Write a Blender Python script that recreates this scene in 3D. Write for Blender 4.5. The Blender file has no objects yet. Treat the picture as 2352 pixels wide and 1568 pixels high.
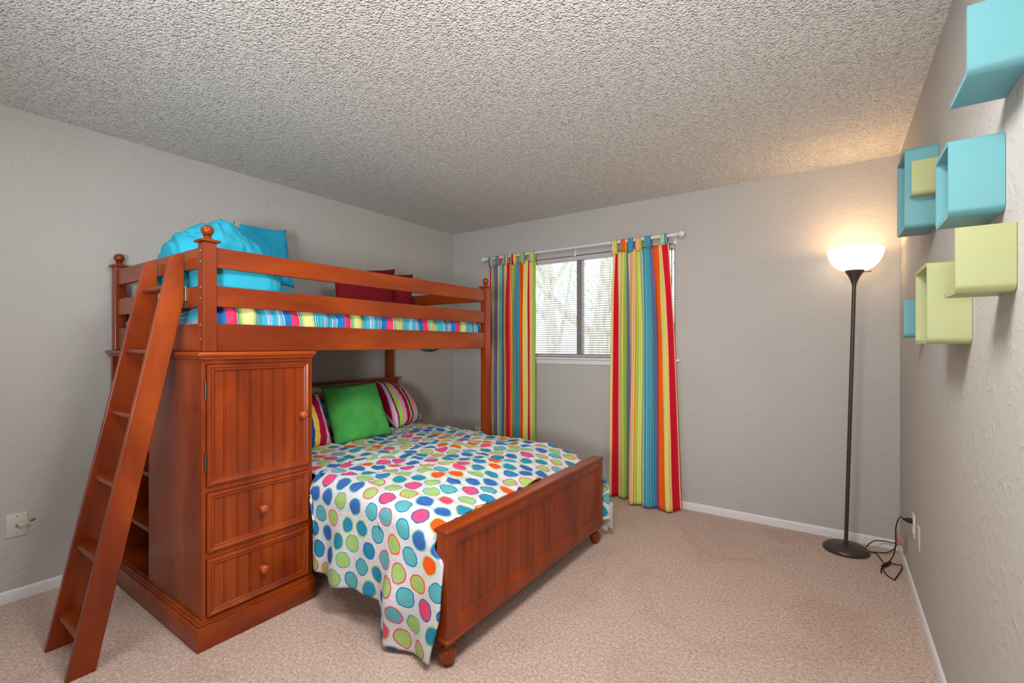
import bpy, bmesh, math, random
from mathutils import Vector, Matrix, noise
random.seed(4)
PI = math.pi
sc = bpy.context.scene
COL = sc.collection

# ------------------------------------------------------------------ camera
H0, YAW = 1.2673, 0.6063
XL, XR, YB, ZC, YF = -3.344, 0.330, 3.724, 2.44, -1.35
cam = bpy.data.cameras.new('camera'); co = bpy.data.objects.new('camera', cam); COL.objects.link(co)
co.location = (0, 0, H0); co.rotation_euler = (PI/2, 0, YAW)
cam.sensor_width = 36; cam.lens = 1069.36*36/2352; cam.shift_y = 7.42/2352
cam.clip_start = 0.02; cam.clip_end = 200
sc.camera = co

# ------------------------------------------------------------------ world, sun, big lights, exposure
w = bpy.data.worlds.new('world'); sc.world = w; w.use_nodes = True
bg = w.node_tree.nodes['Background']; bg.inputs[0].default_value = (0.86, 0.93, 1.0, 1); bg.inputs[1].default_value = 1.25
def area(name, loc, target, sx, sy, power, col):
    l = bpy.data.lights.new(name, 'AREA'); l.shape = 'RECTANGLE'; l.size = sx; l.size_y = sy; l.energy = power; l.color = col
    o = bpy.data.objects.new(name, l); COL.objects.link(o); o.location = loc
    o.rotation_euler = (Vector(target)-Vector(loc)).to_track_quat('-Z', 'Y').to_euler(); return o
fl = bpy.data.lights.new('bounce_flash', 'SPOT'); fl.energy = 190; fl.color = (0.94, 0.97, 1.0); fl.shadow_soft_size = 0.28; fl.spot_size = math.radians(108); fl.spot_blend = 1.0
flo = bpy.data.objects.new('bounce_flash', fl); COL.objects.link(flo); flo.location = (-0.15, -0.90, 1.20)
flo.rotation_euler = (Vector((-1.8, 2.4, 2.80))-flo.location).to_track_quat('-Z', 'Y').to_euler()
area('ceiling_fill', (-0.55, 0.98, 2.40), (-0.75, 1.3, 0), 0.62, 0.62, 26, (1.0, 0.98, 0.95))  # unseen area light added below the ceiling as main fill, no modelled fixture
area('ceiling_fill', (-1.90, 0.10, 2.40), (-1.9, 0.4, 0), 0.62, 0.62, 7, (0.92, 0.98, 1.0))  # another added fill out of view, evens out the light on the left carpet
area('front_fill', (-0.9, -1.25, 1.35), (-1.2, 2.5, 1.9), 1.6, 1.6, 1.8, (0.78, 0.91, 1.0))  # added cool fill from behind the camera, the front wall has no opening
su = bpy.data.lights.new('sun', 'SUN'); su.energy = 3.0; su.angle = 0.02; so = bpy.data.objects.new('sun', su); COL.objects.link(so)
so.rotation_euler = Vector((0.25, -0.15, -1)).to_track_quat('-Z', 'Y').to_euler()
vs = sc.view_settings
vs.view_transform = 'Standard'; vs.look = 'None'; vs.gamma = 1; vs.exposure = 0.83; vs.use_curve_mapping = False

# ------------------------------------------------------------------ material helpers
def lin(r, g, b):
    f = lambda c: (c/255/12.92) if c <= 10 else ((c/255+0.055)/1.055)**2.4
    return (f(r), f(g), f(b), 1)
class NT:
    def __init__(s, name, rough=0.6, spec=0.5):
        s.m = bpy.data.materials.new(name); s.m.use_nodes = True; s.t = s.m.node_tree
        s.b = s.t.nodes['Principled BSDF']; s.b.inputs['Roughness'].default_value = rough
        s.b.inputs['Specular IOR Level'].default_value = spec
    def n(s, typ, **k):
        x = s.t.nodes.new(typ)
        for a, v in k.items(): setattr(x, a, v)
        return x
    def l(s, a, b): s.t.links.new(a, b)
    def val(s, sock, v):
        if hasattr(v, 'is_output') or hasattr(v, 'links'): s.l(v, sock)
        else: sock.default_value = v
    def math(s, op, a, b=0.0, c=0.0):
        x = s.n('ShaderNodeMath', operation=op); s.val(x.inputs[0], a); s.val(x.inputs[1], b)
        if op in ('MULTIPLY_ADD',): s.val(x.inputs[2], c)
        return x.outputs[0]
    def coord(s, kind='Object'): return s.n('ShaderNodeTexCoord').outputs[kind]
    def mapping(s, vec, scale=(1, 1, 1), loc=(0, 0, 0)):
        x = s.n('ShaderNodeMapping'); s.l(vec, x.inputs[0]); x.inputs['Scale'].default_value = scale; x.inputs['Location'].default_value = loc
        return x.outputs[0]
    def noise(s, vec, scale, detail=3, rough=0.5, dist=0.0):
        x = s.n('ShaderNodeTexNoise'); s.l(vec, x.inputs['Vector']); x.inputs['Scale'].default_value = scale
        x.inputs['Detail'].default_value = detail; x.inputs['Roughness'].default_value = rough; x.inputs['Distortion'].default_value = dist
        return x
    def ramp(s, fac, stops, const=False):
        x = s.n('ShaderNodeValToRGB'); e = x.color_ramp.elements
        if const: x.color_ramp.interpolation = 'CONSTANT'
        while len(e) < len(stops): e.new(0.5)
        for i, (p, c) in enumerate(stops): e[i].position = p; e[i].color = c
        s.val(x.inputs[0], fac); return x.outputs[0]
    def mix(s, fac, a, b, mode='MIX'):
        x = s.n('ShaderNodeMix', data_type='RGBA', blend_type=mode)
        s.val(x.inputs[0], fac); s.val(x.inputs[6], a); s.val(x.inputs[7], b); return x.outputs[2]
    def bump(s, h, strength, dist=0.01):
        x = s.n('ShaderNodeBump'); x.inputs['Strength'].default_value = strength; x.inputs['Distance'].default_value = dist
        s.l(h, x.inputs['Height']); s.l(x.outputs[0], s.b.inputs['Normal'])
    def color(s, c): s.val(s.b.inputs['Base Color'], c)
M = {}
def plain(name, c, rough=0.6, spec=0.5, metal=0.0, var=0.06, bump=0.0, bscale=200):
    t = NT(name, rough, spec); t.b.inputs['Metallic'].default_value = metal
    c = lin(*c); nz = t.noise(t.coord(), 9, 3)
    t.color(t.ramp(nz.outputs[0], [(0.3, tuple(x*(1-var) for x in c[:3])+(1,)), (0.7, tuple(min(1, x*(1+var)) for x in c[:3])+(1,))]))
    if bump: t.bump(t.noise(t.coord(), bscale, 4).outputs[0], bump, 0.002)
    M[name] = t.m; return t.m
def wood(name, axis, dark=(94, 31, 5), mid=(136, 51, 8), light=(170, 74, 15)):
    t = NT(name, 0.34, 0.35); v = t.coord()
    s = [3.2, 3.2, 3.2]; s['XYZ'.index(axis)] = 0.9
    a = t.noise(t.mapping(v, tuple(s)), 1.3, 5, 0.6, 0.6)
    s2 = [120.0, 120.0, 120.0]; s2['XYZ'.index(axis)] = 4
    b = t.noise(t.mapping(v, tuple(s2)), 1.0, 3, 0.6)
    c1 = t.ramp(a.outputs[0], [(0.25, lin(*dark)), (0.5, lin(*mid)), (0.75, lin(*light))])
    c2 = t.ramp(b.outputs[0], [(0.2, (0.84, 0.82, 0.80, 1)), (0.6, (1, 1, 1, 1))])
    t.color(t.mix(0.8, c1, c2, 'MULTIPLY'))
    t.b.inputs['Coat Weight'].default_value = 0.16; t.b.inputs['Coat Roughness'].default_value = 0.22
    t.bump(b.outputs[0], 0.05, 0.001); M[name] = t.m; return t.m
for ax in 'XYZ': wood('wood'+ax, ax)

def wallmat(name, c):
    t = NT(name, 0.75, 0.25); v = t.coord('Object')
    n1 = t.noise(v, 2.2, 2); c = lin(*c)
    t.color(t.ramp(n1.outputs[0], [(0.3, tuple(x*0.97 for x in c[:3])+(1,)), (0.7, tuple(x*1.02 for x in c[:3])+(1,))]))
    n2 = t.noise(v, 22, 4, 0.55, 0.8); n3 = t.noise(v, 90, 2)
    h = t.math('ADD', t.ramp(n2.outputs[0], [(0.5, (0, 0, 0, 1)), (0.68, (1, 1, 1, 1))]), t.math('MULTIPLY', n3.outputs[0], 0.25))
    t.bump(h, 0.35, 0.004); M[name] = t.m; return t.m
WALL = wallmat('wall_paint', (186, 182, 177))
t = NT('popcorn_ceiling', 0.9, 0.1); v = t.coord()
nz = t.noise(v, 30, 2)
va = t.n('ShaderNodeVectorMath', operation='MULTIPLY_ADD'); t.l(nz.outputs['Color'], va.inputs[0]); va.inputs[1].default_value = (.012, .012, 0); t.l(v, va.inputs[2])
vo = t.n('ShaderNodeTexVoronoi', feature='SMOOTH_F1'); t.l(va.outputs[0], vo.inputs['Vector']); vo.inputs['Scale'].default_value = 92; vo.inputs['Smoothness'].default_value = 0.35
v2 = t.n('ShaderNodeTexVoronoi', feature='F1'); t.l(va.outputs[0], v2.inputs['Vector']); v2.inputs['Scale'].default_value = 170
n2 = t.noise(v, 45, 3, 0.6)
g1 = t.ramp(vo.outputs['Distance'], [(0.12, (1, 1, 1, 1)), (0.55, (0, 0, 0, 1))]); g2 = t.ramp(v2.outputs['Distance'], [(0.1, (1, 1, 1, 1)), (0.6, (0, 0, 0, 1))])
grain = t.math('MULTIPLY', t.math('MULTIPLY_ADD', g1, 0.75, t.math('MULTIPLY', g2, 0.25)), t.ramp(n2.outputs[0], [(0.3, (.25, .25, .25, 1)), (0.62, (1, 1, 1, 1))]))
t.color(lin(226, 224, 220)); t.bump(grain, 1.0, 0.013)
CEIL = t.m
t = NT('carpet', 0.95, 0.1); v = t.coord()
a = t.noise(v, 230, 3, 0.7); b = t.noise(v, 75, 3, 0.6); c_ = t.noise(v, 2.2, 4, 0.6, 1.2)
f1 = t.math('ADD', t.math('MULTIPLY', a.outputs[0], 0.6), t.math('MULTIPLY', b.outputs[0], 0.4))
base = t.ramp(f1, [(0.36, lin(160, 132, 119)), (0.5, lin(212, 184, 169)), (0.64, lin(244, 227, 214))])
pat = t.ramp(c_.outputs[0], [(0.35, (0.90, 0.87, 0.86, 1)), (0.5, (1, 1, 1, 1)), (0.68, (1.0, 1.0, 1.0, 1))])
t.color(t.mix(0.9, base, pat, 'MULTIPLY'))
t.bump(f1, 0.8, 0.012); CARPET = t.m
plain('white_trim', (222, 220, 220), 0.45, 0.5, var=0.02)
plain('white_plastic', (226, 224, 220), 0.4, 0.5, var=0.02)
plain('ivory_plastic', (206, 200, 190), 0.4, 0.5, var=0.02)
plain('lamp_metal', (62, 50, 44), 0.38, 0.6, var=0.1)
plain('rubber', (28, 25, 24), 0.5, 0.4)
plain('brass', (190, 178, 130), 0.35, 0.5, 0.6)
plain('steel', (150, 132, 112), 0.4, 0.5, 0.9)
plain('dark_hinge', (88, 80, 70), 0.4, 0.5, 0.8)
plain('aqua_paint', (100, 156, 162), 0.42, 0.4, var=0.015)
plain('lime_paint', (166, 170, 120), 0.42, 0.4, var=0.015)
plain('green_velvet', (72, 160, 76), 0.9, 0.2, var=0.16, bump=0.3, bscale=300)
plain('aqua_cotton', (48, 168, 196), 0.85, 0.2, var=0.05, bump=0.15, bscale=400)
plain('aqua_velvet', (44, 172, 216), 0.9, 0.2, var=0.12, bump=0.3, bscale=300)
plain('maroon_cotton', (120, 14, 26), 0.85, 0.2, var=0.06, bump=0.15, bscale=400)
plain('teal_cotton', (20, 130, 130), 0.85, 0.2)
plain('mattress_white', (225, 222, 218), 0.85, 0.2)
plain('pink_paper', (248, 196, 188), 0.7, 0.3, var=0.15)
plain('blind_slat', (196, 190, 196), 0.5, 0.4, var=0.02)
plain('window_aluminium', (170, 160, 156), 0.45, 0.5, 0.3)
plain('dark_cord', (70, 68, 66), 0.7, 0.3)
plain('screw', (150, 146, 138), 0.4, 0.5, 0.6)
t = NT('milk_glass', 0.35, 0.5); t.b.inputs['Emission Color'].default_value = (1, 0.74, 0.47, 1); t.b.inputs['Emission Strength'].default_value = 2.0
fz = t.noise(t.coord(), 3, 1); t.color(t.ramp(fz.outputs[0], [(0, lin(255, 246, 228)), (1, lin(250, 240, 222))])); M['milk_glass'] = t.m
t = NT('window_glass', 0.0, 0.5); t.t.nodes.remove(t.b)
gl = t.n('ShaderNodeBsdfGlossy'); gl.inputs['Roughness'].default_value = 0.02; tr = t.n('ShaderNodeBsdfTransparent'); mx = t.n('ShaderNodeMixShader')
lw = t.n('ShaderNodeFresnel'); lw.inputs['IOR'].default_value = 1.3; t.l(lw.outputs[0], mx.inputs[0]); t.l(tr.outputs[0], mx.inputs[1]); t.l(gl.outputs[0], mx.inputs[2])
t.l(mx.outputs[0], t.t.nodes['Material Output'].inputs[0]); M['window_glass'] = t.m

def stripes(name, table, period=None, wob=0.004, rough=0.85):
    """colour bands along UV.x; table = [(start_fraction, rgb)]"""
    t = NT(name, rough, 0.2); uv = t.coord('UV'); sp = t.n('ShaderNodeSeparateXYZ'); t.l(uv, sp.inputs[0])
    nz = t.noise(uv, 7, 2); x = t.math('ADD', sp.outputs[0], t.math('MULTIPLY', t.math('SUBTRACT', nz.outputs[0], 0.5), wob))
    if period: x = t.math('FRACT', t.math('DIVIDE', x, period))
    n = len(table); half = 30
    cols = []
    for k in range(0, n, half):
        ch = table[k:k+half]; st = [(0.0, lin(*ch[0][1]))]+[(p, lin(*c)) for p, c in ch[1:]]
        cols.append((ch[0][0], t.ramp(x, st, True)))
    out = cols[0][1]
    for p, c in cols[1:]: out = t.mix(t.math('GREATER_THAN', x, p), out, c)
    wv = t.noise(t.mapping(uv, (400, 60, 1)), 1, 2)
    t.color(t.mix(0.12, out, wv.outputs[0], 'MULTIPLY')); t.bump(wv.outputs[0], 0.08, 0.001)
    M[name] = t.m; return t.m
RED=(214,24,52); PEA=(246,186,128); LIM=(174,198,84); YEL=(240,222,128); TEA=(58,146,172); PUR=(118,110,158); AQU=(140,198,196)
ORA=(250,98,24); CRE=(244,214,150); OLI=(214,204,104); BGR=(120,150,160); PAL=(190,206,172); LTE=(140,204,214); YLI=(212,222,110)
def tab(seq):
    out = []; 
    for p, c in seq: out.append((p, c))
    return out
CUR_R = [(0,YEL),(.012,ORA),(.018,CRE),(.03,RED),(.115,PEA),(.135,CRE),(.15,YEL),(.165,OLI),(.185,YEL),(.2,LIM),(.245,TEA),(.265,PUR),(.315,CRE),(.34,PEA),(.38,ORA),(.386,CRE),(.40,ORA),(.408,YLI),(.415,LIM),(.455,YEL),(.465,YLI),(.49,YEL),(.5,YLI),(.515,PAL),(.56,TEA),(.585,LTE),(.59,TEA),(.61,LTE),(.615,TEA),(.64,LTE),(.645,TEA),(.665,LTE),(.67,TEA),(.69,PUR),(.75,ORA),(.83,YEL),(.845,YLI),(.85,YEL),(.87,YLI),(.885,PEA),(.9,CRE),(.907,ORA),(.913,RED),(.985,PEA)]
CUR_L = [(0,RED),(.03,PEA),(.045,YEL),(.06,LIM),(.11,PUR),(.18,YEL),(.2,AQU),(.22,LTE),(.225,AQU),(.25,LTE),(.255,AQU),(.29,YEL),(.31,TEA),(.34,PEA),(.36,CRE),(.385,RED),(.44,ORA),(.465,PEA),(.475,YEL),(.49,LIM),(.53,YLI),(.54,LIM),(.575,BGR),(.6,TEA),(.635,LTE),(.64,TEA),(.67,ORA),(.765,YEL),(.785,YLI),(.79,YEL),(.82,CRE),(.84,RED),(.9,CRE),(.915,PEA),(.925,YEL),(.94,YLI),(.96,LIM)]
stripes('curtain_right_stripe', CUR_R); stripes('curtain_left_stripe', CUR_L)
PK=(226,60,104); BL=(44,112,184); AQ=(70,176,200); WH=(226,236,238); LG=(176,206,120); YG=(208,212,128); CR=(238,214,160); TL=(28,138,160); PG=(150,160,196)
BUNK = [(0,PK),(.15,CR),(.165,TL),(.185,LG),(.2,TL),(.21,LG),(.24,YG),(.27,CR),(.285,YG),(.31,CR),(.322,YG),(.345,CR),(.357,YG),(.39,LG),(.42,TL),(.435,LG),(.45,BL),(.462,AQ),(.5,TL),(.51,AQ),(.56,AQ),(.6,WH),(.61,BL),(.625,WH),(.635,BL),(.65,WH),(.66,AQ),(.70,BL),(.71,AQ),(.77,WH),(.785,PG),(.82,AQ),(.86,WH),(.87,BL)]
stripes('bunk_stripe', BUNK, period=0.30, wob=0.02)
CM=(186,10,72); LI=(236,196,218); LM=(168,214,84); DB=(10,84,140); PI_=(240,144,176); PU=(98,60,120); YW=(250,208,92); TQ=(24,146,168)
stripes('cushion_stripe', [(0,CM),(.04,LI),(.10,DB),(.115,CM),(.135,LM),(.215,LI),(.235,PI_),(.26,LI),(.28,PI_),(.31,LI),(.33,CM),(.44,YW),(.48,TQ),(.49,DB),(.555,YW),(.59,PI_),(.70,YW),(.73,TQ),(.83,PU),(.86,YW),(.89,LI),(.95,CM)], wob=0.01)
stripes('cushion_stripe_wide', [(0,LI),(.13,CM),(.25,LM),(.38,PI_),(.47,TQ),(.52,DB),(.61,YW),(.72,CM),(.86,LI),(.97,PI_)], wob=0.02)

def dots(name):
    t = NT(name, 0.8, 0.25); uv = t.coord('UV')
    nz = t.noise(uv, 9, 2); 
    n9 = t.noise(uv, 24, 1); v9 = t.n('ShaderNodeVectorMath', operation='MULTIPLY_ADD'); t.l(n9.outputs['Color'], v9.inputs[0]); v9.inputs[1].default_value = (0.012, 0.012, 0); t.l(uv, v9.inputs[2])
    va = t.n('ShaderNodeVectorMath', operation='MULTIPLY_ADD'); t.l(nz.outputs['Color'], va.inputs[0]); va.inputs[1].default_value = (0.018, 0.018, 0); t.l(v9.outputs[0], va.inputs[2])
    sp = t.n('ShaderNodeSeparateXYZ'); t.l(va.outputs[0], sp.inputs[0])
    SX, SY = 0.104, 0.084
    yv = t.math('DIVIDE', sp.outputs[1], SY); row = t.math('FLOOR', yv)
    odd = t.math('MULTIPLY', t.math('MODULO', t.math('ADD', row, 1000.0), 2.0), 0.5)
    xv = t.math('ADD', t.math('DIVIDE', sp.outputs[0], SX), odd); colm = t.math('FLOOR', xv)
    cv = t.n('ShaderNodeCombineXYZ'); t.l(row, cv.inputs[0]); t.l(colm, cv.inputs[1])
    wn = t.n('ShaderNodeTexWhiteNoise', noise_dimensions='3D'); t.l(cv.outputs[0], wn.inputs['Vector'])
    cs = t.n('ShaderNodeSeparateColor'); t.l(wn.outputs['Color'], cs.inputs[0])
    fx = t.math('SUBTRACT', t.math('SUBTRACT', xv, colm), t.math('MULTIPLY_ADD', cs.outputs[0], 0.14, 0.43))
    fy = t.math('SUBTRACT', t.math('SUBTRACT', yv, row), t.math('MULTIPLY_ADD', cs.outputs[1], 0.14, 0.43))
    dx = t.math('MULTIPLY', fx, SX); dy = t.math('MULTIPLY', fy, SY*1.05)
    d = t.math('SQRT', t.math('ADD', t.math('MULTIPLY', dx, dx), t.math('MULTIPLY', dy, dy)))
    h = cs.outputs[2]
    A1 = lin(38, 132, 168); A2 = lin(54, 100, 168); A3 = lin(92, 168, 174); A4 = lin(158, 188, 108); A5 = lin(222, 72, 114); A6 = lin(236, 84, 20)
    fill = t.ramp(h, [(0, A1), (.24, A2), (.40, A3), (.54, A4), (.82, A5), (.94, A6)], True)
    ring = t.ramp(h, [(0, A4), (.15, A2), (.24, A3), (.40, A5), (.47, A1), (.54, A5), (.65, A6), (.72, A3), (.82, A2), (.90, A4), (.94, A4)], True)
    white = lin(206, 205, 206)
    o1 = t.mix(t.math('LESS_THAN', d, 0.0405), white, ring)
    o2 = t.mix(t.math('LESS_THAN', d, 0.0345), o1, fill)
    t.color(o2); wv = t.noise(t.mapping(uv, (14, 14, 1)), 1.6, 4, 0.6, 1.0); t.bump(wv.outputs[0], 0.35, 0.012)
    M[name] = t.m; return t.m
dots('dotted_cotton')
# care tag with printed lines
t = NT('tag_paper', 0.7, 0.3); uv = t.coord('UV'); sp = t.n('ShaderNodeSeparateXYZ'); t.l(uv, sp.inputs[0])
ln = t.math('FRACT', t.math('MULTIPLY', sp.outputs[1], 18.0)); wn = t.noise(t.mapping(uv, (60, 18, 1)), 1, 0)
inkm = t.math('MULTIPLY', t.math('LESS_THAN', ln, 0.4), t.math('GREATER_THAN', wn.outputs[0], 0.42))
t.color(t.mix(inkm, lin(236, 236, 234), lin(186, 186, 190))); M['tag_paper'] = t.m

# ------------------------------------------------------------------ geometry helpers
def new_bm(): return bmesh.new()
def bx(bm, x0, x1, y0, y1, z0, z1, bev=0.0, seg=2):
    m = Matrix.Translation(((x0+x1)/2, (y0+y1)/2, (z0+z1)/2)) @ Matrix.Diagonal((x1-x0, y1-y0, z1-z0, 1))
    r = bmesh.ops.create_cube(bm, size=1, matrix=m)
    if bev:
        es = list({e for v in r['verts'] for e in v.link_edges})
        bmesh.ops.bevel(bm, geom=es, offset=bev, segments=seg, affect='EDGES', profile=0.5)
def prism(bm, pts, axis, a, b, bev=0.0):
    """extrude a 2D outline along axis from a to b; pts are the other two coordinates in order"""
    def mk(p, s):
        if axis == 'X': return (s, p[0], p[1])
        if axis == 'Y': return (p[0], s, p[1])
        return (p[0], p[1], s)
    va = [bm.verts.new(mk(p, a)) for p in pts]; vb = [bm.verts.new(mk(p, b)) for p in pts]
    n = len(pts); fs = [bm.faces.new(va), bm.faces.new(vb[::-1])]
    for i in range(n): fs.append(bm.faces.new((va[i], vb[i], vb[(i+1) % n], va[(i+1) % n])))
    bmesh.ops.recalc_face_normals(bm, faces=fs)
    if bev: bmesh.ops.bevel(bm, geom=list({e for f in fs for e in f.edges if e.calc_face_angle(0) > 0.5}), offset=bev, segments=2, affect='EDGES', profile=0.5)
def lathe(bm, prof, c, seg=28, mat=None):
    """prof = [(r, z)], revolved about z through c"""
    rings = []
    for r, z in prof:
        if r < 1e-5: rings.append([bm.verts.new((c[0], c[1], c[2]+z))])
        else: rings.append([bm.verts.new((c[0]+r*math.cos(2*PI*i/seg), c[1]+r*math.sin(2*PI*i/seg), c[2]+z)) for i in range(seg)])
    vs = [v for r in rings for v in r]
    for a, b in zip(rings, rings[1:]):
        for i in range(seg):
            j = (i+1) % seg
            if len(a) == 1 and len(b) == 1: continue
            if len(a) == 1: bm.faces.new((a[0], b[j], b[i]))
            elif len(b) == 1: bm.faces.new((a[i], a[j], b[0]))
            else: bm.faces.new((a[i], a[j], b[j], b[i]))
    if mat is not None: bmesh.ops.transform(bm, matrix=Matrix.Translation(c) @ mat @ Matrix.Translation(-Vector(c)), verts=vs)
    bmesh.ops.recalc_face_normals(bm, faces=list({f for v in vs for f in v.link_faces}))
def catmull(pts, k=8):
    P = [Vector(p) for p in pts]; out = []
    for i in range(len(P)-1):
        p0 = P[max(i-1, 0)]; p1 = P[i]; p2 = P[i+1]; p3 = P[min(i+2, len(P)-1)]
        for j in range(k):
            t = j/k; out.append(0.5*((2*p1)+(-p0+p2)*t+(2*p0-5*p1+4*p2-p3)*t*t+(-p0+3*p1-3*p2+p3)*t**3))
    return out+[P[-1]]
def tube(bm, pts, r, seg=10, smooth=0):
    P = catmull(pts, smooth) if smooth else [Vector(p) for p in pts]
    up = Vector((0.13, 0.21, 0.97)); rings = []
    for i, p in enumerate(P):
        d = (P[min(i+1, len(P)-1)]-P[max(i-1, 0)]).normalized()
        a = d.cross(up)
        if a.length < 0.05: a = d.cross(Vector((1, 0, 0)))
        a.normalize(); b = d.cross(a).normalized(); up = a.cross(d)
        rr = r[i] if isinstance(r, list) else r
        rings.append([bm.verts.new(p+a*rr*math.cos(2*PI*k/seg)+b*rr*math.sin(2*PI*k/seg)) for k in range(seg)])
    fs = []
    for a, b in zip(rings, rings[1:]):
        for k in range(seg): fs.append(bm.faces.new((a[k], a[(k+1) % seg], b[(k+1) % seg], b[k])))
    fs.append(bm.faces.new(rings[0][::-1])); fs.append(bm.faces.new(rings[-1]))
    bmesh.ops.recalc_face_normals(bm, faces=fs)
def obj(name, bm, mat, parent=None, smooth=None, mods=None):
    me = bpy.data.meshes.new(name); bm.to_mesh(me); bm.free()
    o = bpy.data.objects.new(name, me); COL.objects.link(o)
    me.materials.append(M[mat] if isinstance(mat, str) else mat)
    if parent is not None:
        wl = Vector((0, 0, 0)); p = parent
        while p is not None: wl += p.location; p = p.parent
        me.transform(Matrix.Translation(-wl)); o.parent = parent
    if smooth is not None:
        me.polygons.foreach_set('use_smooth', [True]*len(me.polygons))
        if smooth < 180: me.set_sharp_from_angle(angle=math.radians(smooth))
    return o
def tag(o, label, cat, group=None):
    o['label'] = label; o['category'] = cat
    if group: o['group'] = group
    return o
def thing(name, label, cat, loc, group=None):
    o = bpy.data.objects.new(name, None); o.empty_display_size = 0.1; COL.objects.link(o); o.location = loc
    return tag(o, label, cat, group)
def struct(name, bm, mat, parent=None, smooth=None):
    o = obj(name, bm, mat, parent, smooth)
    if parent is None: o['kind'] = 'structure'
    return o
def solid_thing(name, bm, mat, label, cat, group=None, smooth=40):
    """single mesh thing, origin moved to its base"""
    xs = [v.co.x for v in bm.verts]; ys = [v.co.y for v in bm.verts]; zs = [v.co.z for v in bm.verts]
    c = Vector(((min(xs)+max(xs))/2, (min(ys)+max(ys))/2, min(zs)))
    bmesh.ops.translate(bm, verts=bm.verts, vec=-c); o = obj(name, bm, mat, None, smooth); o.location = c
    return tag(o, label, cat, group)
def sstep(a, b, x):
    t = max(0.0, min(1.0, (x-a)/(b-a))); return t*t*(3-2*t)
def grid_faces(bm, V, uvs=None):
    lay = bm.loops.layers.uv.verify() if uvs else None
    for i in range(len(V)-1):
        for j in range(len(V[0])-1):
            f = bm.faces.new((V[i][j], V[i+1][j], V[i+1][j+1], V[i][j+1]))
            if uvs:
                for lp, (a, b) in zip(f.loops, ((i, j), (i+1, j), (i+1, j+1), (i, j+1))): lp[lay].uv = uvs[a][b]

# ------------------------------------------------------------------ room shell
T = 0.14
bm = new_bm(); bx(bm, XL-T, XR+T, YF-T, YB+T, -0.12, 0); struct('floor', bm, CARPET)
bm = new_bm(); bx(bm, XL-T, XR+T, YF-T, YB+T, ZC, ZC+0.12); struct('ceiling', bm, CEIL)
bm = new_bm(); bx(bm, XL-T, XL, YF-T, YB+T, 0, ZC); struct('wall_left', bm, WALL)
bm = new_bm(); bx(bm, XR, XR+T, YF-T, YB+T, 0, ZC); struct('wall_right', bm, WALL)
bm = new_bm(); bx(bm, XL, XR, YF-T, YF, 0, ZC); struct('wall_front', bm, WALL)
WX0, WX1, WZ0, WZ1 = -2.77, -1.027, 1.155, 2.063
bm = new_bm()
bx(bm, XL, WX0, YB, YB+T, 0, ZC); bx(bm, WX1, XR, YB, YB+T, 0, ZC); bx(bm, WX0, WX1, YB, YB+T, 0, WZ0); bx(bm, WX0, WX1, YB, YB+T, WZ1, ZC)
struct('wall_back', bm, WALL)
def baseboard(name, p0, p1, nrm):
    """quarter-rounded skirting between two points"""
    bm = new_bm(); h, th = 0.057, 0.011
    prof = [(0, 0), (th, 0), (th, h-0.012), (th-0.003, h-0.004), (th-0.007, h), (0, h)]
    V = []
    for p in (p0, p1): V.append([bm.verts.new((p[0]+nrm[0]*a, p[1]+nrm[1]*a, z)) for a, z in prof])
    n = len(prof)
    for i in range(n): bm.faces.new((V[0][i], V[0][(i+1) % n], V[1][(i+1) % n], V[1][i]))
    bm.faces.new(V[0][::-1]); bm.faces.new(V[1]); bmesh.ops.recalc_face_normals(bm, faces=bm.faces)
    struct(name, bm, 'white_trim', None, 40)
baseboard('baseboard_left', (XL, YF), (XL, YB), (1, 0)); baseboard('baseboard_right', (XR, YF), (XR, YB), (-1, 0)); baseboard('baseboard_back', (XL, YB), (XR, YB), (0, -1))
# window: frame, sliding sashes, mullion, glass
bm = new_bm(); f = 0.03; y0, y1 = YB+0.075, YB+0.125
bx(bm, WX0, WX0+f, y0, y1, WZ0, WZ1, .003); bx(bm, WX1-f, WX1, y0, y1, WZ0, WZ1, .003); bx(bm, WX0, WX1, y0, y1, WZ0, WZ0+f, .003); bx(bm, WX0, WX1, y0, y1, WZ1-f, WZ1, .003)
win = struct('window_1', bm, 'blind_slat')
bm = new_bm(); bx(bm, -1.918, -1.866, y0-0.008, y1, WZ0+f, WZ1-f, .003); obj('mullion', bm, 'window_aluminium', win)
bm = new_bm(); bx(bm, WX0+f, -1.918, y0+.02, y0+.024, WZ0+f, WZ1-f); obj('glass_pane', bm, 'window_glass', win)
bm = new_bm(); bx(bm, -1.866, WX1-f, y0+.03, y0+.034, WZ0+f, WZ1-f); obj('glass_pane', bm, 'window_glass', win)
bm = new_bm(); bx(bm, WX0-0.035, WX1+0.04, YB-0.03, YB+0.075, WZ0-0.02, WZ0, .004); struct('trim_1', bm, 'white_trim')
bm = new_bm(); bx(bm, WX0-0.0, WX1+0.0, YB-0.012, YB+0.001, WZ0-0.062, WZ0-0.02, .003); struct('trim_2', bm, 'white_trim')

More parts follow.
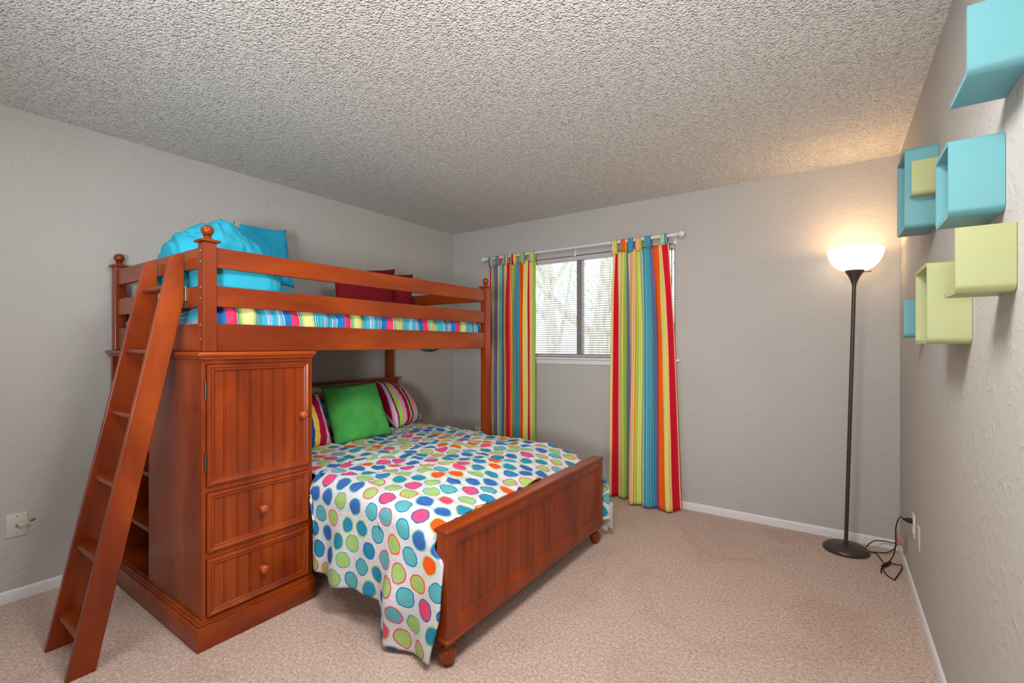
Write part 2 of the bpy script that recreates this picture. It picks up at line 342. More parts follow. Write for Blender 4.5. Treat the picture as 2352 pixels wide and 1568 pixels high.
# blind in the reveal
bl = thing('window_blind', 'white horizontal slatted blind hanging inside the window opening', 'blind', (-1.9, YB+0.04, WZ0))
bm = new_bm(); bx(bm, WX0+.008, WX1-.008, YB+.018, YB+.048, WZ1-.042, WZ1-.004, .003); obj('headrail', bm, 'blind_slat', bl)
bm = new_bm(); n = 42; zt, zb = WZ1-.055, WZ0+.028
for i in range(n):
    z = zt+(zb-zt)*i/(n-1); V = []
    for x in (WX0+.01, WX1-.01):
        row = []
        for k in range(5):
            a = (k-2)/2; row.append(bm.verts.new((x, YB+.033+a*.0125, z+.0022*(1-a*a)+a*.0030)))
        V.append(row)
    grid_faces(bm, V)
bmesh.ops.solidify(bm, geom=bm.faces[:], thickness=0.0012); obj('slats', bm, 'blind_slat', bl, 60)
bm = new_bm(); bx(bm, WX0+.01, WX1-.01, YB+.022, YB+.046, WZ0+.003, WZ0+.018, .003); obj('bottom_rail', bm, 'blind_slat', bl)
for x in (WX0+.18, -2.25, -1.55, WX1-.12):
    bm = new_bm()
    for dy in (.0185, .0475): tube(bm, [(x, YB+dy, WZ0+.01), (x, YB+dy, WZ1-.02)], .0008, 5)
    obj('ladder_cord', bm, 'blind_slat', bl)
bm = new_bm(); tube(bm, [(WX1-.03, YB+.010, WZ1-.03), (WX1-.03, YB+.008, WZ0+.02)], .003, 8); obj('tilt_wand', bm, 'dark_cord', bl, 40)

# ------------------------------------------------------------------ outside
t = NT('lawn', 0.9, 0.1); nz = t.noise(t.coord(), 3, 4); t.color(t.ramp(nz.outputs[0], [(.3, lin(150, 170, 120)), (.7, lin(220, 225, 190))])); GRASS = t.m
t = NT('bark', 0.9, 0.1); nz = t.noise(t.mapping(t.coord(), (6, 6, 1)), 3, 4); t.color(t.ramp(nz.outputs[0], [(.3, lin(176, 170, 166)), (.7, lin(225, 220, 216))])); M['bark'] = t.m
t = NT('leaf', 0.7, 0.2); nz = t.noise(t.coord(), 3, 2); t.color(t.ramp(nz.outputs[0], [(.3, lin(150, 185, 150)), (.7, lin(205, 225, 195))]))
t.b.inputs['Transmission Weight'].default_value = 0.0; M['leaf'] = t.m
bm = new_bm(); bx(bm, -30, 14, YB+T+0.02, 60, -0.6, -0.4); o = obj('ground_outside', bm, GRASS); o['kind'] = 'structure'
def tree(x, y, h, lean, label, nleaf, spread):
    tr = thing('tree', label, 'tree', (x, y, -0.4), 'trees outside the window')
    bm = new_bm(); rnd = random.Random(int(x*100))
    tips = []
    P = [(x+lean*k/5+rnd.uniform(-.04, .04), y, -0.45+h*k/5) for k in range(6)]
    tube(bm, P, [.26-.03*k for k in range(6)], 12)
    for b in range(7):
        k = rnd.randint(1, 4); s = Vector(P[k]); d = Vector((rnd.uniform(-1, 1), rnd.uniform(-.6, .6), rnd.uniform(.5, 1.1))).normalized()
        q = [s+d*a*spread*.4+Vector((0, 0, .1*a*a)) for a in range(5)]
        tube(bm, q, [.11, .08, .06, .035, .015], 8); tips += q[2:]
    obj('trunk', bm, 'bark', tr, 60)
    bm = new_bm()
    for i in range(nleaf):
        c = rnd.choice(tips)+Vector((rnd.gauss(0, .45), rnd.gauss(0, .4), rnd.gauss(0, .4)))
        a = Vector((rnd.uniform(-1, 1), rnd.uniform(-1, 1), rnd.uniform(-1, 1))).normalized(); b = a.orthogonal().normalized()
        s = rnd.uniform(.03, .06); vv = [bm.verts.new(c+a*s), bm.verts.new(c+b*s*.5), bm.verts.new(c-a*s), bm.verts.new(c-b*s*.5)]; bm.faces.new(vv)
    obj('foliage', bm, 'leaf', tr)
tree(-3.75, 8.0, 4.6, .5, 'pale thick-trunked tree outside, seen right of the window mullion', 1500, 1.6)
tree(-7.6, 13.5, 6.0, -.4, 'pale leafy tree outside, seen left of the window mullion', 2000, 1.7)

# ------------------------------------------------------------------ storage cabinet
def frame_sweep(bm, face, plane, a0, a1, z0, z1, prof):
    """mitred frame: rectangle a0..a1 x z0..z1 on plane 'X'; prof = [(inset, height)]"""
    rings = []
    for ins, h in prof:
        rings.append([bm.verts.new((plane+h, a, z)) for a, z in ((a0+ins, z0+ins), (a1-ins, z0+ins), (a1-ins, z1-ins), (a0+ins, z1-ins))])
    for r, q in zip(rings, rings[1:]):
        for i in range(4): bm.faces.new((r[i], r[(i+1) % 4], q[(i+1) % 4], q[i]))
def bead(bm, plane, a0, a1, z0, z1, pitch=0.053, depth=0.003, off=0.0):
    """bead-board: flat planks with pairs of narrow vertical grooves"""
    ys = [(a0, 0)]; y = a0+pitch*0.75+off
    while y < a1-0.012:
        for g in (y-.005, y+.003): ys += [(g, 0), (g+.0008, -depth), (g+.0018, -depth), (g+.0026, 0)]
        y += pitch
    ys.append((a1, 0))
    A = [bm.verts.new((plane+d, yy, z0)) for yy, d in ys]; B = [bm.verts.new((plane+d, yy, z1)) for yy, d in ys]
    for i in range(len(ys)-1): bm.faces.new((A[i], A[i+1], B[i+1], B[i]))
CX, CX0, CY0, CY1 = -2.165, -3.315, 0.857, 1.352
cab = thing('storage_cabinet', 'reddish-brown wooden cabinet with one door and two drawers under the loft bed end', 'cabinet', ((CX+CX0)/2, 1.1, 0))
bm = new_bm()
# plinth: board with a stepped moulding on top, on the three outer sides
bx(bm, CX0-.005, CX+.022, CY0-.026, CY1+.008, 0, .098, .003)
bx(bm, CX0-.003, CX+.015, CY0-.019, CY1+.005, .098, .108, .004); bx(bm, CX0, CX+.008, CY0-.012, CY1+.003, .106, .117, .004)
obj('plinth', bm, 'woodY', cab, 40)
bm = new_bm(); bx(bm, CX0-.012, CX+.026, CY0-.022, CY1+.012, 1.217, 1.237, .007, 3); bx(bm, CX0-.006, CX+.014, CY0-.010, CY1+.004, 1.205, 1.218, .004); obj('cabinet_top', bm, 'woodY', cab, 40)
SPX = -2.754
bm = new_bm(); bx(bm, SPX, CX-.02, CY0, CY0+.02, .115, 1.205, .002); bx(bm, SPX, SPX+.018, CY0+.002, CY1, .115, 1.205); obj('side_panel', bm, 'woodZ', cab)
bm = new_bm(); bx(bm, CX0, CX0+.02, CY0, CY1, .115, 1.205, .002); obj('side_panel', bm, 'woodZ', cab)
bm = new_bm(); bx(bm, CX0+.02, CX-.02, CY1-.02, CY1, .115, 1.205, .002); obj('back_panel', bm, 'woodZ', cab)
for z in (.117, .362, .635, .92):
    bm = new_bm(); bx(bm, CX0+.02, SPX, CY0+.006, CY1-.02, z-.018 if z > .2 else .112, z+.002, .002); obj('shelf', bm, 'woodX', cab)
# face frame
bm = new_bm()
bx(bm, CX-.022, CX, CY0, .872, .115, 1.205, .0015); bx(bm, CX-.022, CX, 1.349-.0, CY1+.002, .115, 1.205, .0015) if False else bx(bm, CX-.022, CX, 1.334, CY1+.002, .115, 1.205, .0015)
for a, b in ((1.186, 1.205), (.645, .671), (.365, .391), (.115, .124)): bx(bm, CX-.022, CX-.001, .872, 1.334, a, b)
obj('face_frame', bm, 'woodZ', cab)
DP = [(0, -.012), (0, .008), (.004, .013), (.011, .014), (.016, .010), (.019, .0085), (.024, .0095), (.028, .006), (.030, .001)]
def front(name, z0, z1, knob_at):
    bm = new_bm(); frame_sweep(bm, None, CX, .874, 1.334, z0, z1, DP)
    bead(bm, CX+.001, .874+.030, 1.334-.030, z0+.030, z1-.030)
    o = obj(name, bm, 'woodZ', cab, 30)
    bm = new_bm(); c = (CX+.0, knob_at[0], knob_at[1])
    lathe(bm, [(.0, -.002), (.012, -.001), (.009, .006), (.0085, .014), (.013, .019), (.0175, .024), (.0185, .029), (.0165, .034), (.010, .0375), (0, .0385)], c, 24, Matrix.Rotation(PI/2, 4, 'Y'))
    obj('knob', bm, 'knob_wood', o, 60); return o
wood('knob_wood', 'Z', (150, 60, 28), (176, 80, 42), (190, 96, 54))
dr = front('door', .672, 1.184, (1.297, .925))
for z in (1.075, .775):
    bm = new_bm(); tube(bm, [(CX+.006, .869, z-.034), (CX+.006, .869, z+.034)], .0042, 10); tube(bm, [(CX+.006, .869, z-.039), (CX+.006, .869, z+.039)], .0028, 10); obj('hinge', bm, 'dark_hinge', dr, 40)
front('drawer', .392, .643, (1.104, .518)); front('drawer', .125, .364, (1.104, .243))

# ------------------------------------------------------------------ loft bed
lf = thing('loft_bed', 'reddish-brown wooden loft bed frame with slatted guard rails and ball finials', 'bed', (-2.74, 1.85, 0))
PXf, PXb = (-2.22, -2.165), (-3.318, -3.262); PYn, PYf = (.862, .915), (2.781, 2.836)
for (xa, xb) in (PXf, PXb):
    for (ya, yb) in (PYn, PYf):
        bm = new_bm(); bx(bm, xa, xb, ya, yb, 1.238 if ya < 1 else 0, 1.700, .0035)
        p = obj('post', bm, 'woodZ', lf)
        cx, cy = (xa+xb)/2, (ya+yb)/2
        bm = new_bm(); bx(bm, cx-.039, cx+.039, cy-.039, cy+.039, 1.700, 1.711, .0045, 3)
        lathe(bm, [(.027, .010), (.024, .016), (.016, .019), (.013, .024), (.0135, .027), (.019, .029)], (cx, cy, 1.700), 24)
        r = .0245; lathe(bm, [(r*math.sin(a), 1.7525-1.7-r*.97*math.cos(a)) for a in [PI*k/14 for k in range(1, 15)]], (cx, cy, 1.700), 28)
        obj('finial', bm, 'woodZ', lf, 50)
        for z in (1.662, 1.617, 1.508, 1.463, 1.350, 1.290):
            bm = new_bm(); lathe(bm, [(0, -.004), (.0065, -.004), (.0065, .0005), (.005, .0022), (.0035, .0024), (.0030, .0005), (0, .0005)], (cx, ya, z), 14, Matrix.Rotation(PI/2, 4, 'X')); obj('bolt', bm, 'steel', p, 40)
RZ = ((1.597, 1.684), (1.431, 1.520), (1.238, 1.358))
for z0, z1 in RZ:
    bm = new_bm(); bx(bm, -2.201, -2.176, .915, 2.781, z0, z1, .004); obj('side_rail', bm, 'woodY', lf)
    bm = new_bm(); bx(bm, -3.306, -3.281, .915, 2.781, z0-(.0 if z1 < 1.6 else .006), z1, .004) if z1 < 1.6 else None
    if z1 < 1.6: obj('side_rail', bm, 'woodY', lf)
    else: bm.free()
    for ya, yb in ((.873, .898), (2.798, 2.823)):
        bm = new_bm(); bx(bm, -3.262, -2.22, ya, yb, z0, z1, .004); obj('end_rail', bm, 'woodX', lf)
for k in range(9):
    y = 1.0+k*.213; bm = new_bm(); bx(bm, -3.281, -2.201, y-.035, y+.035, 1.262, 1.280); obj('slat', bm, 'woodX', lf)

# ladder
ld = thing('ladder', 'reddish-brown wooden ladder with six flat treads leaning against the loft bed end', 'ladder', (-2.52, .53, 0))
prof = [(.478, 0), (.566, 0), (.864, 1.464), (.864, 1.648), (.860, 1.658), (.851, 1.664), (.836, 1.662), (.822, 1.654), (.812, 1.642)]
for xa in (-2.385, -2.690):
    bm = new_bm(); prism(bm, prof, 'X', xa, xa+.025, .0025); obj('stringer', bm, 'woodZ', ld)
for y, z in ((.517, .129), (.572, .405), (.632, .685), (.687, .964), (.742, 1.236), (.801, 1.519)):
    bm = new_bm(); dpt = .074 if z < 1.4 else .055
    prism(bm, [(y+.008, z-.012), (y+dpt-.004, z-.012), (y+dpt, z-.006), (y+dpt, z+.007), (y+dpt-.005, z+.012), (y+.010, z+.012), (y+.003, z+.008), (y, z), (y+.003, z-.008)], 'X', -2.6655, -2.3845)
    obj('tread', bm, 'woodX', ld, 40)
for x in (-2.3595, -2.6645):
    bm = new_bm(); bx(bm, x, x+.0025, .8665, .8725, 1.462, 1.528, .001); obj('hook_bracket', bm, 'brass', ld)

# ------------------------------------------------------------------ lower bed
bd = thing('bed_frame', 'reddish-brown wooden lower bed with beadboard footboard and bun feet', 'bed', (-2.2, 2.06, 0))
FX0, FX1, FY0, FY1 = -1.288, -1.225, 1.331, 2.793
bm = new_bm()
prism(bm, [(FX0+.004, .120), (FX1-.004, .120), (FX1-.004, .537), (FX0+.004, .537)], 'Y', FY0+.003, FY1-.003)
bm2 = bm; fs = [f_ for f_ in bm.faces if f_.normal.x > .9]; bmesh.ops.delete(bm, geom=fs, context='FACES')
frame_sweep(bm, None, FX1-.004, FY0+.003, FY1-.003, .120, .537, [(0, 0), (.002, .003), (.046, .003), (.050, .0005), (.060, -.006), (.064, -.007), (.066, -.011)])
bead(bm, FX1-.015, FY0+.069, FY1-.069, .186, .471, .0535)
fb = obj('footboard', bm, 'woodZ', bd, 30)
bm = new_bm(); bx(bm, FX0-.008, FX1+.004, FY0-.004, FY1+.004, .532, .548, .006, 3); obj('cap_rail', bm, 'woodY', fb, 40)
bm = new_bm(); bx(bm, FX0-.002, FX1+.002, FY0-.002, FY1+.002, .104, .122, .006, 3); obj('base_moulding', bm, 'woodY', fb, 40)
FOOT = [(0, .0), (.017, 0), (.019, .010), (.023, .016), (.031, .024), (.0345, .036), (.0355, .046), (.033, .060), (.026, .071), (.018, .076), (.0165, .080), (.022, .086), (.029, .092), (.031, .104), (0, .104)]
for y in (1.372, 2.748):
    for x in (-1.262,):
        bm = new_bm(); lathe(bm, FOOT, (x, y, 0), 28); obj('bun_foot', bm, 'woodZ', bd, 50)
bm = new_bm()
HX0, HX1, HY0, HY1 = -3.256, -3.222, 1.358, 2.850
bx(bm, HX0, HX1, HY0, HY0+.06, 0, .963, .003); bx(bm, HX0, HX1, HY1-.06, HY1, 0, .963, .003); bx(bm, HX0+.002, HX1-.002, HY0+.05, HY1-.05, .885, .963, .002); bx(bm, HX0+.008, HX1-.016, HY0+.05, HY1-.05, .3, .89)
frame_sweep(bm, None, HX1-.002, HY0+.056, HY1-.056, .32, .889, [(0, 0), (.006, .002), (.012, -.004), (.016, -.011)])
hb = obj('headboard', bm, 'woodY', bd, 30)
bm = new_bm(); bx(bm, HX0-.006, HX1+.008, HY0-.006, HY1+.006, .961, .981, .006, 3); obj('cap_rail', bm, 'woodY', hb, 40)
for y in (1.372, 2.733):
    bm = new_bm(); bx(bm, HX1, FX0+.004, y, y+.02, .19, .30, .003); obj('side_rail', bm, 'woodX', bd)
bm = new_bm(); bx(bm, -3.215, -1.31, 1.398, 2.728, .20, .500, .04, 4); solid_thing('mattress', bm, 'mattress_white', 'white mattress lying under the dotted comforter on the lower bed', 'mattress')

# dotted comforter -------------------------------------------------
def comforter():
    NX, NQ = 190, 190
    FY = 2.760
    V = []; UV = []; bm = new_bm()
    for i in range(NX+1):
        s = i/NX; row = []; ru = []
        for j in range(NQ+1):
            tq = j/NQ
            xr = -3.12+s*1.9                                # reference x for lengths
            Ln = .015+(.425-.015)*sstep(-2.115, -2.085, xr)+.03*noise.noise((xr*5, 0, 3))*sstep(-2.1, -2.0, xr)+(.135-.058*sstep(-1.55, -1.25, xr))*sstep(-1.600, -1.570, xr)
            Lf = .12+.30*sstep(-1.75, -1.5, xr)
            Yn = 1.392+(1.326-1.392)*sstep(-2.13, -2.10, xr); Wd = FY-Yn
            r = .012+.075*sstep(-2.13, -2.09, xr)
            q = -Ln+tq*(Ln+Wd+Lf)
            edge = max(sstep(-.05, -.12, q), sstep(Wd+.05, Wd+.12, q))
            xe = -1.296+(.050 if q < .5 else .085)*edge
            x = -3.12+s*(xe+3.12)
            z0 = .603+.012*math.sin((x+3)*2.2)-.045*sstep(-1.62, -1.30, x)-.012*sstep(-1.36, -1.295, x)*(1-edge)
            z0 += .012*math.sin(PI*max(0, min(1, q/Wd)))
            z0 += (.016*noise.noise((x*3.2, q*4.5, 1.3))+.010*noise.noise((x*9, q*12, 7.1)) + .013*(abs(noise.noise((x*9+q*5, q*14-x*3, 2.1)))-.2)+.006*abs(noise.noise((x*22, q*26+x*9, 5.1))))*sstep(-.1, .1, q)
            qa = q+r*PI/4; fx = 0.0
            if q < Wd/2:
                if qa > r*PI/2: y = Yn+r+(qa-r*PI/2)-r*(1-PI/4)*min(1, q/(Wd/2)); z = z0
                elif qa > 0: th = qa/r; y = Yn+r-r*math.cos(th); z = z0-r+r*math.sin(th)
                else:
                    dn = -qa; y = Yn; z = z0-r-dn
                    fl = sstep(0, .30, dn)*sstep(-2.13, -2.06, x)
                    fold = math.sin(x*17+1.2+1.5*dn)+.6*math.sin(x*33+4*dn)
                    y -= fl*(.016+.014*fold*(1-.6*sstep(-1.7, -1.4, x))+.02*noise.noise((x*6, dn*5, 0)))
                    cn = sstep(-1.60, -1.53, x-.05*dn)
                    y -= cn*fl*(.010+.012*math.sin((x+1.55)*26))
                    fx = -.02*cn*sstep(.1, .5, dn)*(1-sstep(-1.4, -1.2, x))
                    # hem rests on carpet at the corner
                    fx += -.045*sstep(.22, .45, dn)*sstep(-1.45, -1.22, x)*1.0
            else:
                qb = (Wd-q)+r*PI/4
                if qb > r*PI/2: y = FY-r-(qb-r*PI/2)+r*(1-PI/4)*min(1, (Wd-q)/(Wd/2)); z = z0
                elif qb > 0: th = qb/r; y = FY-r+r*math.cos(th); z = z0-r+r*math.sin(th)
                else:
                    dn = -qb; z = z0-r-dn; y = FY+.012*sstep(-2.1, -2.0, x)
                    y += sstep(0, .15, dn)*sstep(-1.6, -1.4, x)*(.075+.02*math.sin(x*30))
            if z < .022:
                y -= (.022-z)*.6; z = .022+.004*noise.noise((x*20, y*20, 0))
            row.append(bm.verts.new((x+fx, y, z))); ru.append((xr if False else x, q))
        V.append(row); UV.append(ru)
    grid_faces(bm, V, UV)
    bmesh.ops.recalc_face_normals(bm, faces=bm.faces)
    up = sum(f_.normal.z for f_ in bm.faces)
    if up < 0: bmesh.ops.reverse_faces(bm, faces=bm.faces)
    cf = thing('dotted_comforter', 'white comforter with multicoloured dots spread over the lower bed', 'comforter', (-2.1, 2.0, .2))
    o = obj('cover', bm, 'dotted_cotton', cf, 180)
    md = o.modifiers.new('thickness', 'SOLIDIFY'); md.thickness = .012; md.offset = -1
    return cf
cf = comforter()
def sheet(bm, corners, nx=8, ny=8, curl=0.0, uvs=True):
    a, b, c, d = [Vector(p) for p in corners]; n = (b-a).cross(d-a).normalized(); V = []; U = []
    for i in range(nx+1):
        r = []; u = []
        for j in range(ny+1):
            s, t_ = i/nx, j/ny; p = a.lerp(b, s).lerp(d.lerp(c, s), t_); r.append(bm.verts.new(p+n*curl*math.sin(t_*PI)*(.6+.4*s))); u.append((s, t_))
        V.append(r); U.append(u)
    grid_faces(bm, V, U)
bm = new_bm(); sheet(bm, [(-1.285, 2.875, .085), (-1.195, 2.885, .060), (-1.190, 2.872, .235), (-1.262, 2.860, .250)], curl=.012)
sheet(bm, [(-1.30, 2.880, .055), (-1.235, 2.888, .035), (-1.215, 2.876, .20), (-1.275, 2.866, .22)], curl=.006)
bmesh.ops.solidify(bm, geom=bm.faces[:], thickness=.0012); obj('care_tag', bm, 'tag_paper', cf, 60)

# striped comforter on the loft bed ---------------------------------
def loft_comforter():
    bm = new_bm(); NY, NP = 220, 84; x0, x1, y0, y1, zb, zt = -3.255, -2.208, .905, 2.770, 1.284, 1.452
    r = .055; W = x1-x0; H = zt-zb
    per = [('b', W-2*r), ('c', 0), ('s', H-2*r), ('t', W-2*r)]
    pts = []  # closed rounded-rectangle section, starting at bottom left
    def arc(cx, cz, a0, a1, k=7): return [(cx+r*math.cos(a0+(a1-a0)*i/k), cz+r*math.sin(a0+(a1-a0)*i/k)) for i in range(k+1)]
    pts += arc(x1-r, zb+r, -PI/2, 0); pts += arc(x1-r, zt-r, 0, PI/2)
    pts += [(x1-r-(W-2*r)*i/26, zt) for i in range(1, 26)]
    pts += arc(x0+r, zt-r, PI/2, PI); pts += arc(x0+r, zb+r, PI, 1.5*PI)
    V = []; U = []
    for i in range(NY+1):
        y = y0+(y1-y0)*i/NY; e = min(1, max(0.0, (y-y0)/.09)); e2 = min(1, max(0.0, (y1-y)/.09)); k = math.sqrt(max(0, 1-(1-e)**2))*math.sqrt(max(0, 1-(1-e2)**2))
        k = .35+.65*k; row = []; ru = []; L = 0; pp = None
        for (x, z) in pts+[pts[0]]:
            if pp: L += math.hypot(x-pp[0], z-pp[1])
            pp = (x, z)
            cxm, czm = (x0+x1)/2, (zb+zt)/2
            xx = cxm+(x-cxm)*(.96+.04*k); zz = czm+(z-czm)*k
            n = .012*noise.noise((x*6, y*7, z*9))+.008*noise.noise((x*14, y*19, z*26))
            if x > x1-.1: n += .006*math.sin(y*46+6*noise.noise((y*3, 0, 0)))*1.0
            zz += n*(1 if z > czm else .2); xx += (n*.9 if x > x1-.1 else 0)
            row.append(bm.verts.new((xx, y+.004*noise.noise((x*9, y*9, z*30)), zz))); ru.append((y+.228+.02*noise.noise((y*4, L*7, 5)), L))
        V.append(row); U.append(ru)
    grid_faces(bm, V, U)
    for row in (V[0], V[-1]):
        f_ = bm.faces.new([v for v in row[:-1]])
        for lp in f_.loops: lp[bm.loops.layers.uv.verify()].uv = (.2+(lp.vert.co.z-zb)*.5+.01*math.sin(lp.vert.co.x*9), 0)
    bmesh.ops.recalc_face_normals(bm, faces=bm.faces)
    return solid_thing('striped_comforter', bm, 'bunk_stripe', 'blue, pink and lime striped comforter on the loft bed mattress', 'comforter', None, 180)
loft_comforter()
bm = new_bm(); rr = []
for i in range(13):
    a = i/12; row = []
    for j in range(9):
        b = j/8; row.append(bm.verts.new((-2.62+.10*b, 2.42+.34*a, 1.262-.050*math.sin(PI*a)*math.sin(PI*b)**.5)))
    rr.append(row)
grid_faces(bm, rr); bmesh.ops.solidify(bm, geom=bm.faces[:], thickness=.004)
solid_thing('hanging_blanket', bm, 'teal_cotton', 'teal fabric sagging below the loft bed slats near the window', 'blanket')

# ------------------------------------------------------------------ pillows
def pillow(name, label, cat, corners, th, mat, group=None, seed=0, uvrot=False, uvscale=None, N=30, wr=.006, pinch=.07, shear=0.0):
    """corners BL, BR, TR, TL; puffed both sides, seam all round"""
    a, b, c, d = [Vector(p) for p in corners]; n = (b-a).cross(d-a).normalized()
    bm = new_bm(); lay = bm.loops.layers.uv.verify(); cen = (a+b+c+d)/4
    def pt(s, t_, side):
        u, v = 2*s-1, 2*t_-1
        us = u*(1-pinch*(1-v*v)*0-0) ; pu = 1-pinch*(1-abs(v)**1.5)*0
        # edges bow inwards between the corners
        uu = u*(1-pinch*(1-v*v)*abs(u)**3); vv = v*(1-pinch*(1-u*u)*abs(v)**3)
        p = a.lerp(b, (uu+1)/2).lerp(d.lerp(c, (uu+1)/2), (vv+1)/2)
        h = th*.5*((1-abs(u)**2.6)*(1-abs(v)**2.6))**.55
        h *= 1+.12*noise.noise((u*1.5+seed, v*1.5, side))
        h += wr*noise.noise((u*4+seed, v*5, side*3))*min(1, h/(.02))+wr*.5*noise.noise((u*11+seed, v*9, side*3))*min(1, h/.02)
        return p+n*h*side
    for side in (1, -1):
        V = [[bm.verts.new(pt(i/N, j/N, side)) for j in range(N+1)] for i in range(N+1)]
        for i in range(N):
            for j in range(N):
                idx = ((i, j), (i+1, j), (i+1, j+1), (i, j+1))
                f_ = bm.faces.new([V[p][q] for p, q in idx])
                for lp, (p, q) in zip(f_.loops, idx):
                    s, t_ = p/N, q/N; uu, vv = (t_, s) if uvrot else (s+shear*(t_-.5), t_)
                    lp[lay].uv = (uu*(uvscale or 1), vv*(uvscale or 1))
    bmesh.ops.remove_doubles(bm, verts=bm.verts, dist=1e-5); bmesh.ops.recalc_face_normals(bm, faces=bm.faces)
    return solid_thing(name, bm, mat, label, cat, group, 180)
pillow('pillow_sham', 'blue and pink striped pillow behind the green cushion against the headboard', 'pillow', [(-2.93, 1.50, .625), (-2.93, 2.50, .625), (-3.12, 2.42, .955), (-3.12, 1.60, .985)], .11, 'bunk_stripe', uvrot=True, uvscale=.45, seed=3)
pillow('cushion', 'multicoloured striped cushion leaning on the headboard, right of the green one', 'cushion', [(-2.790, 2.454, .615), (-2.90, 2.836, .615), (-3.13, 2.79, .915), (-3.00, 2.365, .985)], .20, 'cushion_stripe', 'cushions on the lower bed', seed=8, pinch=.05, shear=-.12)
pillow('cushion', 'crimson and yellow striped cushion half hidden by the cabinet, left of the green one', 'cushion', [(-2.60, 1.42, .625), (-2.68, 1.815, .625), (-2.80, 1.795, .95), (-2.74, 1.40, .95)], .12, 'cushion_stripe_wide', 'cushions on the lower bed', seed=5, pinch=.04)
pillow('cushion', 'plain bright green square cushion in the middle of the lower bed pillows', 'cushion', [(-2.62, 1.800, .615), (-2.61, 2.258, .625), (-2.755, 2.225, 1.000), (-2.755, 1.785, .990)], .13, 'green_velvet', 'cushions on the lower bed', seed=1, pinch=.05)
pillow('cushion', 'maroon cushion on the loft bed, the larger and nearer of two', 'cushion', [(-2.82, 1.95, 1.462), (-2.82, 2.45, 1.462), (-2.98, 2.605, 1.890), (-2.98, 2.02, 1.800)], .13, 'maroon_cotton', 'maroon cushions on the loft bed', seed=12, pinch=.05)
pillow('cushion', 'maroon cushion on the loft bed, the one nearer the window', 'cushion', [(-3.05, 2.34, 1.462), (-2.86, 2.69, 1.462), (-2.95, 2.775, 1.865), (-3.16, 2.42, 1.845)], .11, 'maroon_cotton', 'maroon cushions on the loft bed', seed=14, pinch=.05)
vc = pillow('cushion', 'bright blue velvet square cushion with a white tag, standing on the loft bed', 'cushion', [(-2.98, 1.395, 1.640), (-2.98, 1.735, 1.645), (-3.10, 1.745, 2.055), (-3.10, 1.405, 2.040)], .14, 'aqua_velvet', 'blue bedding on the loft bed', seed=21, pinch=.10)
bm = new_bm(); sheet(bm, [(-3.06, 1.375, 1.935), (-3.06, 1.40, 1.935), (-3.08, 1.435, 2.035), (-3.08, 1.405, 2.035)], curl=.008); bmesh.ops.solidify(bm, geom=bm.faces[:], thickness=.001); obj('fabric_tag', bm, 'tag_paper', vc)
pillow('pillow', 'flat blue pillow lying under the velvet cushion on the loft bed', 'pillow', [(-2.86, 1.36, 1.545), (-2.86, 1.775, 1.545), (-3.22, 1.775, 1.56), (-3.22, 1.36, 1.56)], .19, 'aqua_velvet', 'blue bedding on the loft bed', seed=25, pinch=.03)
def fpillow(name, label, cat, c, R, mat, e=2.6, seed=0, rot=0, folds=.02, group=None, skirt=0.0):
    """soft bundle: superellipsoid with lumps and sharp creases"""
    bm = new_bm(); bmesh.ops.create_uvsphere(bm, u_segments=150, v_segments=90, radius=1)
    mr = Matrix.Rotation(rot, 3, 'Z')
    for v in bm.verts:
        p = v.co.copy(); q = Vector([math.copysign(abs(t_)**(2/e), t_) for t_ in p])
        k = 1+folds*2.2*noise.noise(p*1.4+Vector((seed, 0, 0)))
        for f_, w_ in ((2.3, 1.5), (4.6, .8), (9, .35)):
            n_ = noise.noise(Vector((p.x*f_+p.z*f_*.6, p.y*f_*1.6, p.z*f_*.7))+Vector((seed, 9*w_, 0))); k += folds*w_*(math.sqrt(abs(n_)+.002)-.35)
        sk = 1+skirt*sstep(.25, -.35, p.z)*(1.25 if p.x < 0 else .8)
        v.co = mr @ Vector((q.x*R[0]*k*sk, q.y*R[1]*k, q.z*R[2]*k)) + Vector(c)
    for v in bm.verts: v.co.z = max(v.co.z, 1.455); v.co.x = max(v.co.x, -3.27); v.co.y = max(v.co.y, .903+.01*noise.noise(v.co*5)); v.co.x = min(v.co.x, -2.208)
    return solid_thing(name, bm, mat, label, cat, group, 180)
fpillow('pillow', 'plump blue pillow behind the front guard rail of the loft bed', 'pillow', (-2.36, 1.075, 1.555), (.15, .20, .105), 'aqua_cotton', 2.9, 4, 0, .02, 'blue bedding on the loft bed')
fpillow('folded_comforter', 'bundled bright blue comforter heaped at the ladder end of the loft bed', 'comforter', (-2.67, 1.11, 1.65), (.275, .20, .228), 'aqua_cotton', 2.25, 11, .15, .085, None, .62)

# ------------------------------------------------------------------ curtains and rod
RY = 3.644
rod = thing('curtain_rod', 'white curtain rod with round finials above the window', 'curtain rod', (-1.91, RY, 2.11))
bm = new_bm(); tube(bm, [(-2.83, RY, 2.114), (-1.55, RY, 2.113)], .0115, 16); tube(bm, [(-1.60, RY, 2.113), (-1.0, RY, 2.110)], .0140, 16); obj('rod', bm, 'white_trim', rod, 40)
for x, s in ((-2.83, -1), (-1.0, 1)):
    bm = new_bm(); pr = [(0, 0), (.015, 0), (.017, .006), (.012, .010), (.011, .016)]+[(.026*math.sin(a), .040-.026*math.cos(a)) for a in [PI*k/12 for k in range(2, 13)]]
    lathe(bm, pr, (x, RY, 2.112), 24, Matrix.Rotation(s*PI/2, 4, 'Y')); obj('finial', bm, 'white_trim', rod, 60)
for x in (-2.80, -1.90, -1.03):
    bm = new_bm(); tube(bm, [(x, YB, 2.085), (x, RY+.02, 2.088), (x, RY+.004, 2.098)], .006, 8, 4); bx(bm, x-.012, x+.012, YB-.004, YB, 2.055, 2.115, .002); obj('bracket', bm, 'white_trim', rod, 40)

